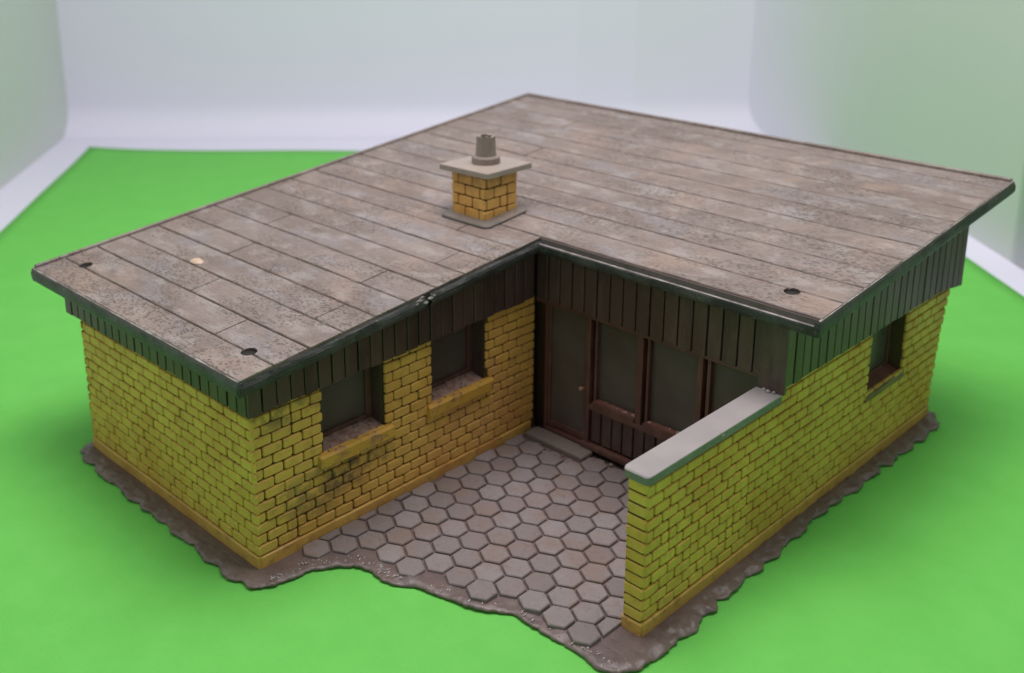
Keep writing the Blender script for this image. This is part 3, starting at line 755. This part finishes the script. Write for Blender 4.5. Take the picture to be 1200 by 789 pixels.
for k in range(len(rings)-1):
    for i in range(n): j = (i+1) % n; fs.append((k*n+i, k*n+j, (k+1)*n+j, (k+1)*n+i))
inner = [Vector(vs[(len(rings)-1)*n+i]) for i in range(n)]
for tri in tessellate_polygon([inner]): fs.append(tuple((len(rings)-1)*n+t for t in tri))
mb = MB(); mb.poly(vs, fs, 'base', .5)
base = mb.build('base_plate', house, smooth=True); fixn(base); base['label'] = 'thin grey-brown ground plate with a ragged rim on the green paper'
bm = bmesh.new(); bm.from_mesh(base.data)
bm.faces.ensure_lookup_table(); up = sum(f.normal.z*f.calc_area() for f in bm.faces)
if up < 0: bmesh.ops.reverse_faces(bm, faces=bm.faces)
bm.to_mesh(base.data); bm.free()
# hexagonal paving
a1 = Vector((.4482, -.0192)); a2 = Vector((.2109, .3633)); o0 = Vector((2.5781, 3.1225)) - (a1-2*a2)/3
hv = [(a1+a2)/3, (2*a2-a1)/3, (a2-2*a1)/3, -(a1+a2)/3, (a1-2*a2)/3, (2*a1-a2)/3]
def inside(p, P):
    c = False; j = len(P)-1
    for i in range(len(P)):
        if (P[i].y > p.y) != (P[j].y > p.y) and p.x < (P[j].x-P[i].x)*(p.y-P[i].y)/(P[j].y-P[i].y)+P[i].x: c = not c
        j = i
    return c
OV = [Vector(q) for q in front]
mb = MB()
def clip(P, nx, ny, d):
    out = []
    for i in range(len(P)):
        a, b = P[i], P[(i+1) % len(P)]; fa_, fb = a.x*nx+a.y*ny-d, b.x*nx+b.y*ny-d
        if fa_ <= 0: out.append(a)
        if (fa_ < 0 < fb) or (fb < 0 < fa_): t = fa_/(fa_-fb); out.append(a+(b-a)*t)
    return out
for i in range(-14, 15):
    for j in range(-14, 15):
        c = o0+a1*i+a2*j
        if not (-.2 < c.x < 4.5 and .6 < c.y < 6.0): continue
        if not inside(c+Vector((.20, -.20)), OV): continue
        if c.y > 5.62 and c.x < 1.5: continue
        P = [c+h*.905*(1+jit(.008)) for h in hv]
        P = clip(P, -1, 0, -.03); P = clip(P, 1, 0, 4.38); P = clip(P, 0, 1, 5.86)
        if len(P) < 3: continue
        area = abs(sum(P[k].x*P[(k+1) % len(P)].y-P[(k+1) % len(P)].x*P[k].y for k in range(len(P))))/2
        if area < .02: continue
        edge = not all(inside(c+h*1.4, OV) for h in hv)
        zt = .087+jit(.005)+(.022 if edge else 0); tx, ty = jit(.012), jit(.012)
        mb.slab([(q.x, q.y) for q in P], .045, zt+.014, 'paving', .014, None, fz=lambda x, y: tx*(x-c.x)+ty*(y-c.y))
pv = fixn(mb.build('paving', base)); pv['label'] = 'hexagonal paving stones of the courtyard'
mb = MB()      # brown dirt film lying between the stones
mb.box(-.02, 4.39, 2.05, 5.93, .050, .064, 'joint', .5)
out = rrect(.10, 1.38, 5.57, 5.91, .06, 4); mb = MB(); mb.slab(out, .05, .155, 'step', .018, .5)
o = fixn(mb.build('doorstep', house)); o['label'] = 'low grey step before the glass door'
# crumbs by the step and under the glazed front
mb = MB()
for _ in range(70):
    if random.random() < .6: x, y = random.uniform(.3, 4.2), random.uniform(5.55, 5.88)
    else: x, y = random.uniform(.3, 1.3), random.uniform(5.3, 5.6)
    if .06 < x < 1.42 and y > 5.53: continue
    r = random.uniform(.012, .038); z = .08
    mb.slab([(x+r*math.cos(q)*(1+jit(.35)), y+r*math.sin(q)*(1+jit(.35))) for q in [i*PI/3.5 for i in range(7)]], z-.02, z+r*.7, random.choice(['base', 'step', 'paving']), .006)
o = fixn(mb.build('loose_grit', base)); o['kind'] = 'stuff'

mb = MB()
for i, p in enumerate(O):
    if not (.35 < p.x < 5.05 and p.y < 2.9 and (p.x > .42 or p.y > -.1)): continue
    dens = .75 if (p.x < 1.7 or 4.2 < p.x) else .28
    for _ in range(1):
        if random.random() > dens: continue
        q = p+NR[i]*random.uniform(.06, .20)
        a = random.uniform(-.4, .4)+math.atan2(NR[i].y, NR[i].x); L, W = random.uniform(.014, .050), random.uniform(.005, .012)
        z = .062+.012*random.random(); c, sn = math.cos(a), math.sin(a)
        vs = [(q.x+L*u*c-W*v*sn, q.y+L*u*sn+W*v*c, z+h) for (u, v, h) in ((-1,0,0),(-.5,-1,0),(.5,-1,0),(1,0,0),(.5,1,0),(-.5,1,0),(-.5,0,W*1.1),(.5,0,W*1.1))]
        mb.poly(vs, [(0,1,6),(1,2,7,6),(2,3,7),(3,4,7),(4,5,6,7),(5,0,6),(5,4,3,2,1,0)], 'glue', .5)
o = fixn(mb.build('glue_glints', base, smooth=True)); o['kind'] = 'stuff'
# ------------------------------------------------------------------ paper and photo box
Fv, Rv = Vector((-.745, .667)), Vector((.667, .745))
def P2(r, f): q = Rv*r+Fv*f; return (q.x, q.y)
def tag(o, label=None, cat=None, kind=None):
    if label: o['label'] = label
    if cat: o['category'] = cat
    if kind: o['kind'] = kind
    return o
pb = Vector((-25.42, 10.32)); pd = Vector((7.02, 6.13)).normalized(); pr = pb+pd*25.9
c = [P2(-9.15, -15), P2(16.5, -15), (pr.x, pr.y), (pb.x, pb.y)]
mb = MB(); nn = 60; vs = []; fs = []
for i in range(nn+1):
    for j in range(nn+1):
        s, u = i/nn, j/nn
        a = Vector(c[0]).lerp(Vector(c[1]), s); b = Vector(c[3]).lerp(Vector(c[2]), s); p = a.lerp(b, u)
        away = max(0, (p-Vector((-.5, 5.5))).length-8)
        z = -.006+min(.05, away*.01)*(.5+nz(p.x*.16, p.y*.16, 4))
        cur = max(0, 1-(s*26+ (1-u)*30)/2.4)                       # the far left corner curls up a little
        vs.append((p.x, p.y, z+.07*cur*cur))
for i in range(nn):
    for j in range(nn): q = i*(nn+1)+j; fs.append((q, q+nn+1, q+nn+2, q+1))
mb.poly(vs, fs, 'paper', .5)
paper = mb.build('paper_sheet', None, smooth=True); fixn(paper)
if paper.data.polygons[5].normal.z < 0:
    paper.data.flip_normals()
so = paper.modifiers.new('thickness', 'SOLIDIFY'); so.thickness = .02; so.offset = -1
tag(paper, 'bright green sheet of paper lying flat under the model house', 'paper sheet')
# white box: back sheet coved into the floor, side panels with the paper's green bounce painted in
A0, A1 = (-10.9, 29.1), (15.5, 27.6)
prof = [(1.2*math.sin(k/10*PI/2)-1.2, 1.2-1.2*math.cos(k/10*PI/2)) for k in range(11)]
N = 12; cols = []
for i in range(-1, N+2):
    r_, f_ = A0[0]+(A1[0]-A0[0])*i/N, A0[1]+(A1[1]-A0[1])*i/N
    cols.append([(*P2(r_, f_+df), -.12+z) for df, z in prof]+[(*P2(r_, f_), 12), (*P2(r_, f_), 34)])
m = len(cols[0]); fs = [(i*m+k, i*m+m+k, i*m+m+k+1, i*m+k+1) for i in range(len(cols)-1) for k in range(m-1)]
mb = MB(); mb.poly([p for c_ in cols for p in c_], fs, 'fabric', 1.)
mb.tone = [(.8 if i >= len(cols)-4 else .92 if i == len(cols)-5 else 1.) for i in range(len(cols)-1) for k in range(m-1)]  # colour fades towards the painted bounce tint, softening the right corner
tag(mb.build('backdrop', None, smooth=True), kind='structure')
right = [(17.6, -22), (17.6, 12)]
for k in range(41): u = k/40; f_ = 12+15.6*u; right.append((17.6-2.1*max(0, (f_-14)/13.6)**2.4, f_))
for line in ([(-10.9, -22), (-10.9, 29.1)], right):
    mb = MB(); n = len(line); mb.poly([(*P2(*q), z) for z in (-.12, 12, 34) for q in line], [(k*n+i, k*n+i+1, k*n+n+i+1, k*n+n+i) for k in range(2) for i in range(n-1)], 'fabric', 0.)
    if n > 2: mb.tone = [.75*max(0, (line[i+1][1]-19)/8.6)**2 for k in range(2) for i in range(n-1)]  # painted bounce tint weakens towards the far corner
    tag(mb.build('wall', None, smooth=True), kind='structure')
mb = MB(); mb.poly([(*P2(-11.5, -22.5), -.125), (*P2(18.2, -22.5), -.125), (*P2(18.2, 36.6), -.125), (*P2(-11.5, 30.2), -.125)], [(0, 1, 2, 3)], 'fabric', 1.)
tag(mb.build('floor', None), kind='structure')
mb = MB(); q = [P2(-10.9, -22), P2(17.6, -22), P2(17.6, 35.6), P2(-10.9, 29.2)]
mb.poly([(*p, 34) for p in q], [(0, 1, 2, 3)], 'fabric', 1.); tag(mb.build('ceiling', None), kind='structure')

# ------------------------------------------------------------------ light
def area(name, r, f, z, sx, sy, power, col, tilt=0.):
    l = bpy.data.lights.new(name, 'AREA'); l.shape = 'RECTANGLE'; l.size = sx; l.size_y = sy; l.energy = power; l.color = col
    o = bpy.data.objects.new(name, l); COL.objects.link(o); p = P2(r, f); o.location = (*p, z)
    o.rotation_euler = (tilt, 0, math.atan2(Rv.y, Rv.x)); return o
area('lamp_panel', 5.8, 4.8, 30, 22, 16, 9100, (1, .950, .955))
w = bpy.data.worlds.new('World'); S.world = w; w.use_nodes = True
w.node_tree.nodes['Background'].inputs[0].default_value = (.9, .93, 1, 1); w.node_tree.nodes['Background'].inputs[1].default_value = .35

# ------------------------------------------------------------------ camera
fw = Vector((-.69806402, .65803519, -.28230535)); rt = Vector((.68871413, .72491134, -.0132813)); up = Vector((-.19590679, .20369888, .95923266))
cam = bpy.data.cameras.new('Camera'); co = bpy.data.objects.new('Camera', cam); COL.objects.link(co)
co.matrix_world = Matrix(((rt.x, up.x, -fw.x, 11.7667), (rt.y, up.y, -fw.y, -7.5956), (rt.z, up.z, -fw.z, 9.7163), (0, 0, 0, 1)))
cam.sensor_width = 36; cam.lens = 1297.58/1200*36; cam.clip_start = .5; cam.clip_end = 500
cam.shift_x = 94.51/1200; cam.shift_y = -167.78/1200
cam.dof.use_dof = True; cam.dof.focus_distance = 15.6; cam.dof.aperture_fstop = .30
S.camera = co
S.view_settings.view_transform = 'Standard'; S.view_settings.look = 'None'; S.view_settings.exposure = 0; S.view_settings.gamma = 1
S.render.engine = 'CYCLES'; S.cycles.max_bounces = 8; S.cycles.diffuse_bounces = 5
